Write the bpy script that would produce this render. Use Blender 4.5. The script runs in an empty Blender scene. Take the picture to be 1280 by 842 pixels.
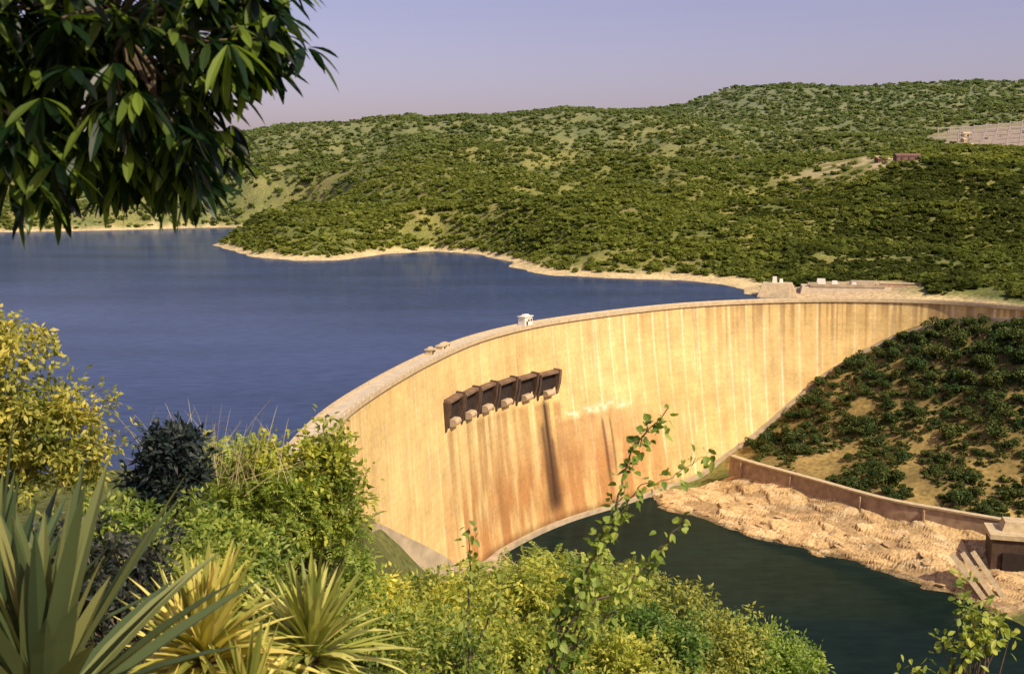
import bpy, bmesh, math, random
import numpy as np
from mathutils import Vector, Matrix, geometry
random.seed(7); R=np.random.RandomState(11)
scene=bpy.context.scene
COL=scene.collection
LZ=-8.0; RZ=-126.0
# ------------------------------------------------------------------ noise
T_=np.random.RandomState(3).rand(256,256)
def vn(x,y,s=0):
    x=np.asarray(x,float)+s*37.37; y=np.asarray(y,float)+s*91.7
    xi=np.floor(x).astype(int); yi=np.floor(y).astype(int)
    fx=x-xi; fy=y-yi; fx=fx*fx*(3-2*fx); fy=fy*fy*(3-2*fy)
    a=T_[xi%256,yi%256]; b=T_[(xi+1)%256,yi%256]; c=T_[xi%256,(yi+1)%256]; d=T_[(xi+1)%256,(yi+1)%256]
    return (a*(1-fx)+b*fx)*(1-fy)+(c*(1-fx)+d*fx)*fy
def fbm(x,y,o=4,s=0):
    v=0;a=.5;t=0
    for i in range(o):
        v=v+a*vn(x*2**i,y*2**i,s+i); t+=a; a*=.5
    return v/t
def sm(t): t=np.clip(t,0,1); return t*t*(3-2*t)
def cells(x,y,seed=0):
    xi=np.floor(x).astype(int); yi=np.floor(y).astype(int); f1=np.full(x.shape,9.); f2=f1.copy(); h=np.zeros(x.shape); tx=h.copy(); ty=h.copy()
    for a in(-1,0,1):
        for b in(-1,0,1):
            cx_=xi+a; cy_=yi+b; jx=T_[(cx_+seed)%256,cy_%256]; jy=T_[(cy_+seed+71)%256,(cx_+13)%256]
            d=np.hypot(cx_+jx-x,cy_+jy-y); m=d<f1; f2=np.where(m,f1,np.minimum(f2,d)); h=np.where(m,T_[(cx_*7+seed+5)%256,(cy_*3+9)%256],h)
            tx=np.where(m,cx_+jx-x,tx); ty=np.where(m,cy_+jy-y,ty); f1=np.where(m,d,f1)
    return h,f2-f1,tx,ty
# ------------------------------------------------------------------ dam axis
CP=[(-70,300),(-72,325),(-75.6,355),(-71,435),(-48.5,547),(-18.7,636),(31.4,712),(122,792.6),(217.6,827),(306,820),(356.6,782),(378,760),(390,740)]
def catmull(P,n=40):
    P=np.array(P,float); out=[]
    for i in range(1,len(P)-2):
        p0,p1,p2,p3=P[i-1:i+3]
        for k in range(n):
            t=k/n
            out.append(.5*((2*p1)+(-p0+p2)*t+(2*p0-5*p1+4*p2-p3)*t*t+(-p0+3*p1-3*p2+p3)*t**3))
    out.append(P[-2]); return np.array(out)
AX=catmull(CP); ds=np.hypot(*np.diff(AX,axis=0).T); AS=np.concatenate([[0],np.cumsum(ds)]); ST=AS[-1]
def axis(s):
    s=np.asarray(s,float)
    x=np.interp(s,AS,AX[:,0]); y=np.interp(s,AS,AX[:,1])
    e=4.0
    tx=np.interp(s+e,AS,AX[:,0])-np.interp(s-e,AS,AX[:,0]); ty=np.interp(s+e,AS,AX[:,1])-np.interp(s-e,AS,AX[:,1])
    l=np.hypot(tx,ty); tx/=l; ty/=l
    return x,y,tx,ty,ty,-tx
CW=9.0
def foff(s,z):
    A=np.interp(s,[0,120,300,430,600,ST],[4,6,10,22,20,5])
    return CW+A*(np.clip(-z,0,150)/128.)**1.3
# ------------------------------------------------------------------ terrain
SHORE=[(345,800),(345,840),(300,872),(218,905),(197,930),(205,967),(194,1020),(163,1061),(95,1088),(40,1106),(8.7,1186),(0,1291),(-42,1432),(-109,1496),(-169,1447),(-204,1330),(-260,1320),(-337,1400),(-449,1645),(-420,1850),(-360,2080),(-440,2230),(-592,2260),(-800,2110),(-955,2046),(-1400,1900),(-3000,1700),(-6500,1500)]
SHORE2=[(-6500,100),(-2500,150),(-450,290),(-250,325),(-130,360),(-90,345),(-76,330)]
dampts=[tuple(p) for p in AX[::6] if p[0]<346 or p[1]>790]
LAKE=dampts+SHORE+SHORE2
GORGE=[tuple(p) for p in AX[::6]]+[(800,740),(800,-600),(-70,-600)]
RIVER=[(-30,603),(0,572),(55,500),(95,440),(135,330),(170,200),(200,0),(240,-700),(420,-700),(370,0),(350,150),(310,330),(265,470),(240,531),(219,564),(191,601),(162,629),(131,666),(103,700),(95,735),(60,735),(20,705),(-15,655),(-32,630)]
def inside(poly,x,y):
    r=np.zeros(x.shape,bool); n=len(poly)
    for i in range(n):
        x1,y1=poly[i]; x2,y2=poly[(i+1)%n]
        if y1==y2: continue
        c=((y1>y)!=(y2>y))&(x<(x2-x1)*(y-y1)/(y2-y1)+x1); r^=c
    return r
def dist(line,x,y,closed=False):
    d=np.full(x.shape,1e9); n=len(line)
    for i in range(n if closed else n-1):
        ax,ay=line[i]; bx,by=line[(i+1)%n]; dx=bx-ax; dy=by-ay
        t=np.clip(((x-ax)*dx+(y-ay)*dy)/(dx*dx+dy*dy+1e-9),0,1)
        d=np.minimum(d,np.hypot(x-ax-t*dx,y-ay-t*dy))
    return d
CTL=[(0,-150,125),(-150,-100,120),(150,-100,100),(-600,-100,120),(0,-3,86.4),(0,0,86.2),(-3,4,85.4),(3,4,84.6),(0,8,83.2),(-5,12,82.6),(4,9,82.3),(-3,15,80.2),(0,20,77.2),(5,22,76),(-8,22,78),(10,15,79),
(0,50,62),(0,100,38),(0,200,-6),(0,300,-48),(0,400,-86),(-20,500,-112),(-60,200,8),(-100,300,-6),(-150,300,-2),(-300,250,-2),(-300,100,32),(-100,100,38),(-50,50,60),(-110,20,74),(-600,100,30),
(-85,355,-3),(-62,380,-24),(-60,440,-48),(-48,480,-80),(-33,540,-112),(-14,605,-124),(-38,430,-80),(-46,380,-50),(-60,340,-16),(-20,350,-62),(-5,560,-122),
(60,420,-112),(100,330,-92),(100,200,-35),(90,100,25),(60,300,-75),(50,50,56),(200,60,10),(30,20,72),
(105,712,-124),(135,690,-120),(170,650,-120.5),(210,600,-120.5),(235,580,-118),(153,708,-117),(209,627,-117),(257,584,-117),(168,728,-101.5),(226,646,-101.5),(278,608,-101.5),(310,595,-101.5),(300,555,-116),(262,555,-120),
(100,745,-124),(133,765,-124),(168,750,-108),(196,790,-92),(241,800,-56),(300,800,-24),(320,792,-16),(342,770,-15),(355,752,-13),
(330,700,-44),(250,720,-82),(300,740,-52),(290,650,-90),(340,640,-78),(400,700,-26),(420,780,-2),(450,600,-44),(380,850,3),(350,900,3),(270,930,0),(500,800,20),(600,500,20),(600,200,60),(500,0,60),(450,300,-60),
(-600,2800,195),(-381,2800,228),(-160,2800,240),(120,2800,248),(320,2800,252),(-980,2800,185),(-1280,2800,180),(-2500,2900,150),(-4000,3000,150),(-6500,3000,120),
(566,3600,318),(692,3600,374),(923,3600,384),(1283,3600,378),(1640,3600,398),(2300,3600,390),(4500,3600,350),(6500,3500,300),
(0,4500,160),(1000,5000,220),(-1500,4500,120),(2500,5000,220),(0,7000,80),(5000,7000,100),(-6000,7000,60),
(-955,2250,45),(-600,2500,115),(-1400,2300,90),(-300,1650,22),(-180,1700,40),(0,1650,52),(-260,1900,62),(-100,2100,105),(200,1500,44),(150,1250,22),(300,1250,26),(200,1900,80),(450,2900,235),
(640,1650,118),(740,1600,92),(590,1850,125),(535,1150,26),(445,1200,18),(381,1700,44),(490,2250,110),(1100,2280,138),(1160,2400,166),(1200,2750,226),(449,960,3),(330,980,2),(900,1500,88),(900,1100,70),(700,900,50),(1500,1500,110),(800,2200,120),(1000,3000,250),(700,2800,200),(2500,2000,220),(6500,1000,200),(6500,-500,150),(1500,0,150),(1200,600,100),(700,-500,110),(-6500,-500,100),(0,-600,130)]
CT=np.array(CTL,float)
def ker(dx,dy): return np.sqrt(dx*dx+dy*dy+.006**2)
cx,cy=CT[:,0]/1000,CT[:,1]/1000; n_=len(CT)
K=np.zeros((n_+3,n_+3)); K[:n_,:n_]=ker(cx[:,None]-cx,cy[:,None]-cy)
K[:n_,n_]=1;K[:n_,n_+1]=cx;K[:n_,n_+2]=cy;K[n_:,:n_]=K[:n_,n_:].T
Wt=np.linalg.solve(K,np.concatenate([CT[:,2],[0,0,0]]))
def rbf(x,y):
    xf=x.ravel()/1000; yf=y.ravel()/1000; o=np.empty(len(xf))
    for i in range(0,len(xf),20000):
        a=xf[i:i+20000];b=yf[i:i+20000]
        o[i:i+20000]=ker(a[:,None]-cx,b[:,None]-cy)@Wt[:n_]+Wt[n_]+Wt[n_+1]*a+Wt[n_+2]*b
    return o.reshape(x.shape)
def terrain(x,y,full=False):
    x=np.asarray(x,float); y=np.asarray(y,float)
    h=rbf(x,y)
    far=sm((y-950)/500.)
    calm=1-.92*np.exp(-(((x-1150)/260)**2+((y-2450)/330)**2)**2)-.8*np.exp(-(((x-640)/200)**2+((y-1750)/220)**2)**2)
    ridge=1-np.abs(2*fbm(x/420+y/900,y/700,3,2)-1)
    h=h+far*calm*(70*(ridge-.72)+45*(fbm(x/230,y/230,3,12)-.5)+16*(fbm(x/70,y/70,3,5)-.5))*(1-.5*sm((y-2600)/300))
    near=1-sm((np.hypot(x,y)-20)/80.)
    h=h+(1-far)*(1-near)*6*(fbm(x/22,y/22,3,8)-.5)
    inL=inside(LAKE,x,y); G=inside(GORGE,x,y)
    d=np.minimum(dist(SHORE,x,y),dist(SHORE2,x,y))
    jit=np.where(y>1000,1.,0.)*30*(fbm(x/45,y/45,3,21)-.5)*sm(np.abs(y-1000)/100)
    sd=np.where(inL,-d,d)+jit
    sd=np.where(G&~inL,np.maximum(sd,0.5),sd)
    bw=np.where(G,10.,np.where(y>1000,90.,45.))
    t=sm(sd/bw); zl=(LZ+.14*sd)*(1-t)+h*t
    zl=np.where(G,zl,np.maximum(zl,np.minimum(LZ+.1*sd,LZ+6)))
    zi=LZ-np.minimum(.3*-sd,34)
    z=np.where(sd<0,zi,zl)
    inR=inside(RIVER,x,y)&~inL; dr=dist(RIVER,x,y,True)
    jr=14*(fbm(x/14,y/14,3,31)-.5); sr=np.where(inR,-dr,dr)+np.where(x>80,jr,0)
    rock=((x>92)&(x<285)&(y>520)&(y<735)).astype(float)*np.clip(1-np.abs(sr-20)/40,0,1)
    t=sm(sr/18); zo=np.where(sr>0,(RZ+.22*sr)*(1-t)+z*t,RZ+.35*sr)
    z=np.where(inL,z,zo)
    rm=rock*(sr>-4)*(~inL)
    if full: return z,sd,sr,inL,G,rm
    return z
def tz(x,y): return float(terrain(np.array([float(x)]),np.array([float(y)]))[0])
# ------------------------------------------------------------------ mesh helpers
def newmesh(name,V,F,mats=(),mi=None,smooth=False):
    V=np.asarray(V,np.float32); F=np.asarray(F,np.int32); k=F.shape[1]
    me=bpy.data.meshes.new(name); me.vertices.add(len(V)); me.vertices.foreach_set('co',V.ravel())
    me.loops.add(F.size); me.loops.foreach_set('vertex_index',F.ravel())
    me.polygons.add(len(F)); me.polygons.foreach_set('loop_start',np.arange(0,F.size,k,dtype=np.int32))
    for m in mats: me.materials.append(m)
    if mi is not None: me.polygons.foreach_set('material_index',np.asarray(mi,np.int32))
    me.polygons.foreach_set('use_smooth',np.full(len(F),smooth))
    me.update(calc_edges=True)
    return me
def setcol(me,c):
    c=np.asarray(c).reshape(-1,3); a=me.color_attributes.new('Col','FLOAT_COLOR','POINT')
    a.data.foreach_set('color',np.concatenate([c,np.ones((len(c),1))],1).astype(np.float32).ravel())
def link(name,me,parent=None,loc=(0,0,0)):
    o=bpy.data.objects.new(name,me); COL.objects.link(o); o.location=loc
    if parent: o.parent=parent
    return o
def poly(name,V,F,m,parent=None,loc=(0,0,0)):
    me=bpy.data.meshes.new(name); me.from_pydata([tuple(v) for v in V],[],F)
    bm=bmesh.new(); bm.from_mesh(me); bmesh.ops.recalc_face_normals(bm,faces=bm.faces); bm.to_mesh(me); bm.free()
    me.materials.append(m); return link(name,me,parent,loc)
def empty(name,loc,label,cat,group=None):
    o=bpy.data.objects.new(name,None); COL.objects.link(o); o.location=loc; o['label']=label; o['category']=cat
    if group: o['group']=group
    return o
def tag(o,label,cat,group=None):
    o['label']=label; o['category']=cat
    if group: o['group']=group
    return o
def extr(pts,vec):
    n=len(pts); V=[Vector(p) for p in pts]+[Vector(p)+Vector(vec) for p in pts]
    F=[list(range(n)),list(range(2*n-1,n-1,-1))]+[[i,(i+1)%n,n+(i+1)%n,n+i] for i in range(n)]
    return V,F
def join(L):
    V=[];F=[]
    for v,f in L:
        o=len(V); V+=[tuple(a) for a in v]; F+=[[i+o for i in q] for q in f]
    return V,F
def boxg(cx,cy,z0,sx,sy,sz,rot=0,top=1.0):
    c,s=math.cos(rot),math.sin(rot); V=[]
    for zz,k in((z0,1.0),(z0+sz,top)):
        for a,b in((-1,-1),(1,-1),(1,1),(-1,1)):
            x=a*sx/2*k; y=b*sy/2*k; V.append((cx+x*c-y*s,cy+x*s+y*c,zz))
    return V,[[0,3,2,1],[4,5,6,7],[0,1,5,4],[1,2,6,5],[2,3,7,6],[3,0,4,7]]
def tube(path,rad,k=6):
    P=np.array(path,float); n=len(P); V=[];F=[]
    for i in range(n):
        t=P[min(i+1,n-1)]-P[max(i-1,0)]; t/=np.linalg.norm(t)+1e-9
        r=np.array([0,0,1.]) if abs(t[2])<.9 else np.array([1.,0,0])
        a=np.cross(t,r); a/=np.linalg.norm(a); b=np.cross(t,a)
        rr=rad[i] if hasattr(rad,'__len__') else rad
        for j in range(k):
            th=2*math.pi*j/k; V.append(P[i]+rr*(math.cos(th)*a+math.sin(th)*b))
    for i in range(n-1):
        for j in range(k): F.append([i*k+j,i*k+(j+1)%k,(i+1)*k+(j+1)%k,(i+1)*k+j])
    return np.array(V),np.array(F)
def cat(parts):
    V=[];F=[];o=0
    for v,f in parts: V.append(v);F.append(np.asarray(f)+o);o+=len(v)
    return np.concatenate(V),np.concatenate(F)
def nrm(a): return a/(np.linalg.norm(a,axis=-1,keepdims=True)+1e-9)
LS=[(0,.12),(.42,1),(1,.06)]
LB=[(0,.08),(.18,.45),(.45,.95),(.68,1),(.87,.66),(1,.08)]
LBL=[(0,1.1),(.15,.85),(.35,1),(.6,.85),(.82,.5),(1,.03)]
def leafset(C,D,N,L,W,prof=LS,droop=0,fold=.2,mid=False):
    n=len(C); D=nrm(D); S=nrm(np.cross(D,N)); N=np.cross(S,D)
    L=np.broadcast_to(L,(n,)).astype(float)[:,None]; W=np.broadcast_to(W,(n,)).astype(float)[:,None]
    droop=np.broadcast_to(droop,(n,)).astype(float)[:,None]
    cols=3 if mid else 2; out=[]
    for t,w in prof:
        c=C+D*L*t; c=c-np.array([0,0,1.])*droop*L*t*t
        l=c-S*W*w/2+N*fold*W*w/2; r=c+S*W*w/2+N*fold*W*w/2
        out+= [l,c,r] if mid else [l,r]
    V=np.stack(out,1); m=len(prof); q=[]
    for i in range(m-1):
        for j in range(cols-1):
            a=i*cols+j; q.append([a,a+1,a+cols+1,a+cols])
    F=(np.array(q)[None]+(np.arange(n)*m*cols)[:,None,None]).reshape(-1,4)
    return V.reshape(-1,3),F
def rdir(n,r=R): return nrm(r.normal(size=(n,3)))
# ------------------------------------------------------------------ materials
def mat(name):
    m=bpy.data.materials.new(name); m.use_nodes=True; nt=m.node_tree; b=nt.nodes['Principled BSDF']; return m,nt,b
def nd(nt,t,**k):
    n=nt.nodes.new(t)
    for a,v in k.items(): setattr(n,a,v)
    return n
def noisenode(nt,scale,detail=4,coord='Object',vec=None):
    n=nd(nt,'ShaderNodeTexNoise'); n.inputs['Scale'].default_value=scale; n.inputs['Detail'].default_value=detail
    if vec is None:
        tc=nd(nt,'ShaderNodeTexCoord'); nt.links.new(tc.outputs[coord],n.inputs['Vector'])
    else: nt.links.new(vec,n.inputs['Vector'])
    return n
def ramp(nt,src,stops):
    r=nd(nt,'ShaderNodeValToRGB'); e=r.color_ramp.elements
    e[0].position=stops[0][0]; e[0].color=(*stops[0][1],1); e[1].position=stops[-1][0]; e[1].color=(*stops[-1][1],1)
    for p,c in stops[1:-1]:
        x=e.new(p); x.color=(*c,1)
    nt.links.new(src,r.inputs[0]); return r
def mixc(nt,mode,f,a,b):
    m=nd(nt,'ShaderNodeMixRGB',blend_type=mode)
    for i,v in ((0,f),(1,a),(2,b)):
        if isinstance(v,(int,float)): m.inputs[i].default_value=v
        elif isinstance(v,tuple): m.inputs[i].default_value=(*v,1)
        else: nt.links.new(v,m.inputs[i])
    return m.outputs[0]
def simple(name,c1,c2,scale=1.,rough=.85,bump=.3,coord='Object'):
    m,nt,b=mat(name); n=noisenode(nt,scale,6,coord); r=ramp(nt,n.outputs[0],[(.3,c1),(.7,c2)])
    nt.links.new(r.outputs[0],b.inputs['Base Color']); b.inputs['Roughness'].default_value=rough
    bp=nd(nt,'ShaderNodeBump'); bp.inputs['Strength'].default_value=bump; nt.links.new(n.outputs[0],bp.inputs['Height']); nt.links.new(bp.outputs[0],b.inputs['Normal'])
    return m
def attrmat(name,attr,scale,lo,hi,rough=.9,bump=.4,bdist=1.):
    m,nt,b=mat(name); a=nd(nt,'ShaderNodeAttribute',attribute_name=attr)
    n=noisenode(nt,scale,8); r=ramp(nt,n.outputs[0],[(.3,(lo,)*3),(.7,(hi,)*3)])
    n2=noisenode(nt,scale*.13,5); r2=ramp(nt,n2.outputs[0],[(.35,(.9,.9,.9)),(.65,(1.08,1.07,1.05))])
    c=mixc(nt,'MULTIPLY',1.,a.outputs['Color'],r.outputs[0]); c=mixc(nt,'MULTIPLY',1.,c,r2.outputs[0])
    nt.links.new(c,b.inputs['Base Color']); b.inputs['Roughness'].default_value=rough
    b.inputs['Specular IOR Level'].default_value=.15
    bp=nd(nt,'ShaderNodeBump'); bp.inputs['Strength'].default_value=bump; bp.inputs['Distance'].default_value=bdist
    nt.links.new(n.outputs[0],bp.inputs['Height']); nt.links.new(bp.outputs[0],b.inputs['Normal']); return m
def leafmat(name,dark,mid_,light,transl=.3,rough=.5,spec=.3,tint=False,nscale=None):
    m,nt,b=mat(name); g=nd(nt,'ShaderNodeNewGeometry'); 
    src=g.outputs['Random Per Island']
    r=ramp(nt,src,[(0,dark),(.5,mid_),(1,light)]); c=r.outputs[0]
    if tint:
        a=nd(nt,'ShaderNodeAttribute',attribute_name='Col'); c=mixc(nt,'MULTIPLY',1.,c,a.outputs['Color'])
    else:
        oi=nd(nt,'ShaderNodeObjectInfo'); r2=ramp(nt,oi.outputs['Random'],[(0,(.7,.85,.85)),(1,(1.35,1.15,1.0))]); c=mixc(nt,'MULTIPLY',1.,c,r2.outputs[0])
    if nscale:
        n=noisenode(nt,nscale,3); r3=ramp(nt,n.outputs[0],[(.35,(.5,.62,.6)),(.65,(1.25,1.2,1.1))]); c=mixc(nt,'MULTIPLY',1.,c,r3.outputs[0])
    nt.links.new(c,b.inputs['Base Color']); b.inputs['Roughness'].default_value=rough; b.inputs['Specular IOR Level'].default_value=spec
    if transl>0:
        tr=nd(nt,'ShaderNodeBsdfTranslucent'); cc=mixc(nt,'MULTIPLY',1.,c,(1.5,1.5,1.) if tint else (1.7,1.7,.6)); nt.links.new(cc,tr.inputs[0])
        mx=nd(nt,'ShaderNodeMixShader'); mx.inputs[0].default_value=transl
        nt.links.new(b.outputs[0],mx.inputs[1]); nt.links.new(tr.outputs[0],mx.inputs[2]); nt.links.new(mx.outputs[0],nt.nodes['Material Output'].inputs[0])
    return m
def water(name,c,gl,gcol,rough,bs,strength):
    m,nt,b=mat(name); nt.nodes.remove(b)
    tc=nd(nt,'ShaderNodeTexCoord'); n=noisenode(nt,bs,5,vec=tc.outputs['Object']); bp=nd(nt,'ShaderNodeBump'); bp.inputs['Strength'].default_value=strength
    nt.links.new(n.outputs[0],bp.inputs['Height'])
    mp=nd(nt,'ShaderNodeMapping'); mp.inputs['Scale'].default_value=(.35,1,1); mp.inputs['Rotation'].default_value=(0,0,.3); nt.links.new(tc.outputs['Object'],mp.inputs[0])
    n2=noisenode(nt,.012,6,vec=mp.outputs[0]); n3=noisenode(nt,.25,4,vec=mp.outputs[0]); r=ramp(nt,n2.outputs[0],[(.3,tuple(v*.8 for v in c)),(.7,tuple(v*1.2 for v in c))]); r3=ramp(nt,n3.outputs[0],[(.3,(.78,.78,.8)),(.7,(1.22,1.22,1.2))])
    cc=mixc(nt,'MULTIPLY',1.,r.outputs[0],r3.outputs[0])
    df=nd(nt,'ShaderNodeBsdfDiffuse'); nt.links.new(cc,df.inputs[0]); gs=nd(nt,'ShaderNodeBsdfGlossy'); gs.inputs['Color'].default_value=(*gcol,1); gs.inputs['Roughness'].default_value=rough
    nt.links.new(bp.outputs[0],gs.inputs['Normal']); fr=nd(nt,'ShaderNodeFresnel'); fr.inputs[0].default_value=1.33
    mu=nd(nt,'ShaderNodeMath',operation='MULTIPLY'); nt.links.new(fr.outputs[0],mu.inputs[0]); mu.inputs[1].default_value=gl
    mx=nd(nt,'ShaderNodeMixShader'); nt.links.new(mu.outputs[0],mx.inputs[0]); nt.links.new(df.outputs[0],mx.inputs[1]); nt.links.new(gs.outputs[0],mx.inputs[2]); nt.links.new(mx.outputs[0],nt.nodes['Material Output'].inputs[0])
    return m
M_ter=attrmat('terrain_ground','Col',.35,.6,1.3,.95,.5,1.)
M_shelf=attrmat('shelf_rock','Col',.6,.7,1.25,.9,.5,.5)
M_dam=attrmat('dam_concrete','Col',.5,.88,1.09,.85,.2,.3)
M_con=simple('pale_concrete',(.42,.33,.19),(.60,.48,.29),.4)
M_ledge=simple('grey_ledge_concrete',(.30,.24,.16),(.50,.40,.26),.15)
M_cons=simple('stained_concrete',(.26,.17,.10),(.46,.32,.2),.25)
M_dark=simple('dark_opening',(.012,.007,.005),(.03,.017,.011),.3)
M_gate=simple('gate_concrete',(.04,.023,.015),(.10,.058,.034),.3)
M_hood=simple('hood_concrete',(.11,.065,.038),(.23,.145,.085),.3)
M_lip=simple('lip_concrete',(.42,.3,.18),(.56,.42,.27),.3)
M_white=simple('white_paint',(.66,.62,.52),(.78,.74,.64),.5,.6,.05)
M_road=simple('crest_road',(.46,.38,.26),(.62,.52,.36),.3,.9,.1)
M_roof=simple('rust_roof',(.10,.05,.04),(.17,.09,.07),.3)
M_steel=simple('grey_steel',(.3,.26,.25),(.4,.35,.33),.3)
M_bark=simple('bark',(.07,.05,.03),(.16,.12,.08),8.)
M_rock=simple('boulder_rock',(.30,.19,.09),(.60,.43,.22),.35,.9,.8)
M_lake=water('lake_water',(.038,.060,.128),.38,(.9,.92,1),.12,.35,.3)
M_riv=water('river_water',(.009,.018,.015),.2,(.7,.9,.85),.1,.3,.15)
F_far=leafmat('forest_leaves',(.12,.155,.04),(.155,.19,.05),(.20,.23,.068),.4,.85,.05,tint=True)
F_mid=leafmat('bush_leaves',(.03,.058,.016),(.06,.093,.026),(.115,.14,.04),.2,.7,.15)
F_scr=leafmat('scrub_leaves',(.035,.06,.016),(.06,.095,.025),(.11,.14,.04),.15,.7,.15,tint=True)
# ------------------------------------------------------------------ terrain mesh
ar=np.arange
xs=np.concatenate([ar(-6400,-1000,200),ar(-1000,-200,16),ar(-200,480,3.8),ar(480,1700,14),ar(1700,6500,200)]).astype(float)
ys=np.concatenate([ar(-600,0,30),ar(0,60,3),ar(60,540,7),ar(540,840,3),ar(840,1700,9),ar(1700,3900,22),ar(3900,7100,150)]).astype(float)
X,Y=np.meshgrid(xs,ys); Z,SD,SR,INL,GG,RM=terrain(X,Y,True)
nx,ny=len(xs),len(ys); idx=np.arange(nx*ny).reshape(ny,nx)
F=np.stack([idx[:-1,:-1],idx[:-1,1:],idx[1:,1:],idx[1:,:-1]],-1).reshape(-1,4)
me=newmesh('terrain',np.stack([X,Y,Z],-1).reshape(-1,3),F,[M_ter],smooth=True)
def L3(a,b,t): return a*(1-t[...,None])+b*t[...,None]
nA=fbm(X/60,Y/60,4,50); nB=fbm(X/18,Y/18,3,60)
colr=L3(np.array([.125,.15,.04]),np.array([.23,.225,.065]),sm((nA-.35)/.35))
colr=L3(colr,np.array([.30,.24,.10]),sm((nB-.62)/.15)*.45)
nr=((Y<560)&(X<140)).astype(float); colr=L3(colr,np.array([.09,.10,.03])*(.5+1.*nB[...,None]),nr*.85)
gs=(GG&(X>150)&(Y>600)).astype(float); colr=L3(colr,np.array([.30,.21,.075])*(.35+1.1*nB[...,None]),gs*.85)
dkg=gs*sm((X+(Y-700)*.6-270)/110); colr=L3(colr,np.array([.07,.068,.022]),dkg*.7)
sand=(1-sm((Z-(LZ+2.6))/5))*(~GG)*(Y>700); colr=L3(colr,np.array([.60,.48,.25])*(.75+.5*nB[...,None]),np.clip(sand,0,1))
rk=np.clip(RM*3,0,1)*(Z<-103); colr=L3(colr,np.array([.42,.29,.15]),rk)
ab=np.exp(-(((X-270)/75)**2+((Y-915)/38)**2)**2)*(~GG); colr=L3(colr,np.array([.48,.37,.23]),ab*.9)
town=np.exp(-(((X-1150)/230)**2+((Y-2480)/230)**2)**3); colr=L3(colr,np.array([.38,.29,.24]),town*.85)
clr=np.exp(-(((X-600)/140)**2+((Y-1790)/120)**2)**2)*sm((fbm(X/50,Y/16,3,55)-.42)/.08); colr=L3(colr,np.array([.52,.42,.24]),clr*.9)
haze_ter=sm((Y-1500)/2400); colr=L3(colr,np.array([.17,.21,.15]),haze_ter*.6)  # distance haze painted into the ground colour, stronger farther away
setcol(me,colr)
o=link('terrain',me); o['kind']='structure'; o['label']='green wooded hills and gorge ground'
gx=ar(94,290,1.1); gy=ar(516,742,1.1); SX,SY=np.meshgrid(gx,gy); sz_,sd_,sr_,il_,g_,rm_=terrain(SX,SY,True)
u=(SX-SY)*.707; v=(SX+SY)*.707; wu=u+5*fbm(SX/17,SY/17,3,81); wv=v+5*fbm(SX/15,SY/19,3,83)
h1,e1,tx1,ty1=cells(wu/24,wv/7,3); h2,e2,tx2,ty2=cells(wu/9,wv/3.4,40)
hh=2.3*(h1-.5)+.8*(h2-.5)+tx1*.8+ty1*(-.9)-.8*(1-sm(e1/.08))-.3*(1-sm(e2/.12))+.3*(fbm(SX/3,SY/3,3,85)-.5)
up_=sz_+.9*np.clip(rm_*3,0,1)*1.0+hh*np.clip(rm_*2.6,0,1)*np.clip((sr_+6)/10,.25,1)
okm=(rm_>.015)&(sz_<-106)&(SX>96); up_=np.where(okm,up_,sz_-2.5)
i=np.arange(SX.size).reshape(SX.shape); F=np.stack([i[:-1,:-1],i[:-1,1:],i[1:,1:],i[1:,:-1]],-1).reshape(-1,4)
fo=(okm[:-1,:-1]|okm[1:,1:]|okm[:-1,1:]|okm[1:,:-1]).ravel(); F=F[fo]; us=np.unique(F); mp_=np.zeros(SX.size,int); mp_[us]=np.arange(len(us))
cs=np.array([.58,.405,.195])*(.66+.55*h1[...,None])*(.85+.3*h2[...,None]); cs=L3(cs,np.array([.66,.53,.32])*np.ones(SX.shape+(3,)),sm((h2-.72)/.1)*.5)
cs=L3(cs,np.array([.13,.07,.035])*np.ones(SX.shape+(3,)),np.clip((1-sm(e1/.10))*.8+(1-sm(e2/.11))*.45,0,.9))
cs=np.where((up_<RZ+1.0)[...,None],cs*.45,cs)
me=newmesh('rock_ground',np.stack([SX,SY,up_],-1).reshape(-1,3)[us],mp_[F],[M_shelf]); setcol(me,cs.reshape(-1,3)[us])
o=link('rock_ground',me); o['kind']='structure'; o['label']='fractured tan rock shelf sloping to the river'
def flat(name,P,z,m):
    P3=[Vector((p[0],p[1],0)) for p in P]; tr=geometry.tessellate_polygon([P3])
    o=poly(name,[(p[0],p[1],z) for p in P],[list(t) for t in tr],m); 
    for f in o.data.polygons:
        if f.normal.z<0: f.flip()
    o['kind']='structure'; return o
sA=np.linspace(0,ST,120); ax_,ay_,_,_,nx_,ny_=axis(sA)
lk=[(a+n1*4,b+n2*4) for a,b,n1,n2 in zip(ax_,ay_,nx_,ny_)]+[(520,900),(900,1000),(900,2700),(-6400,2700),(-6400,0),(-300,200),(-130,300)]
flat('lake_water',lk,LZ,M_lake)['label']='deep blue reservoir water behind the dam'
flat('river_water',[(-60,-600),(450,-600),(450,745),(-60,745)],RZ,M_riv)['label']='dark still river water below the dam'
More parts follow.
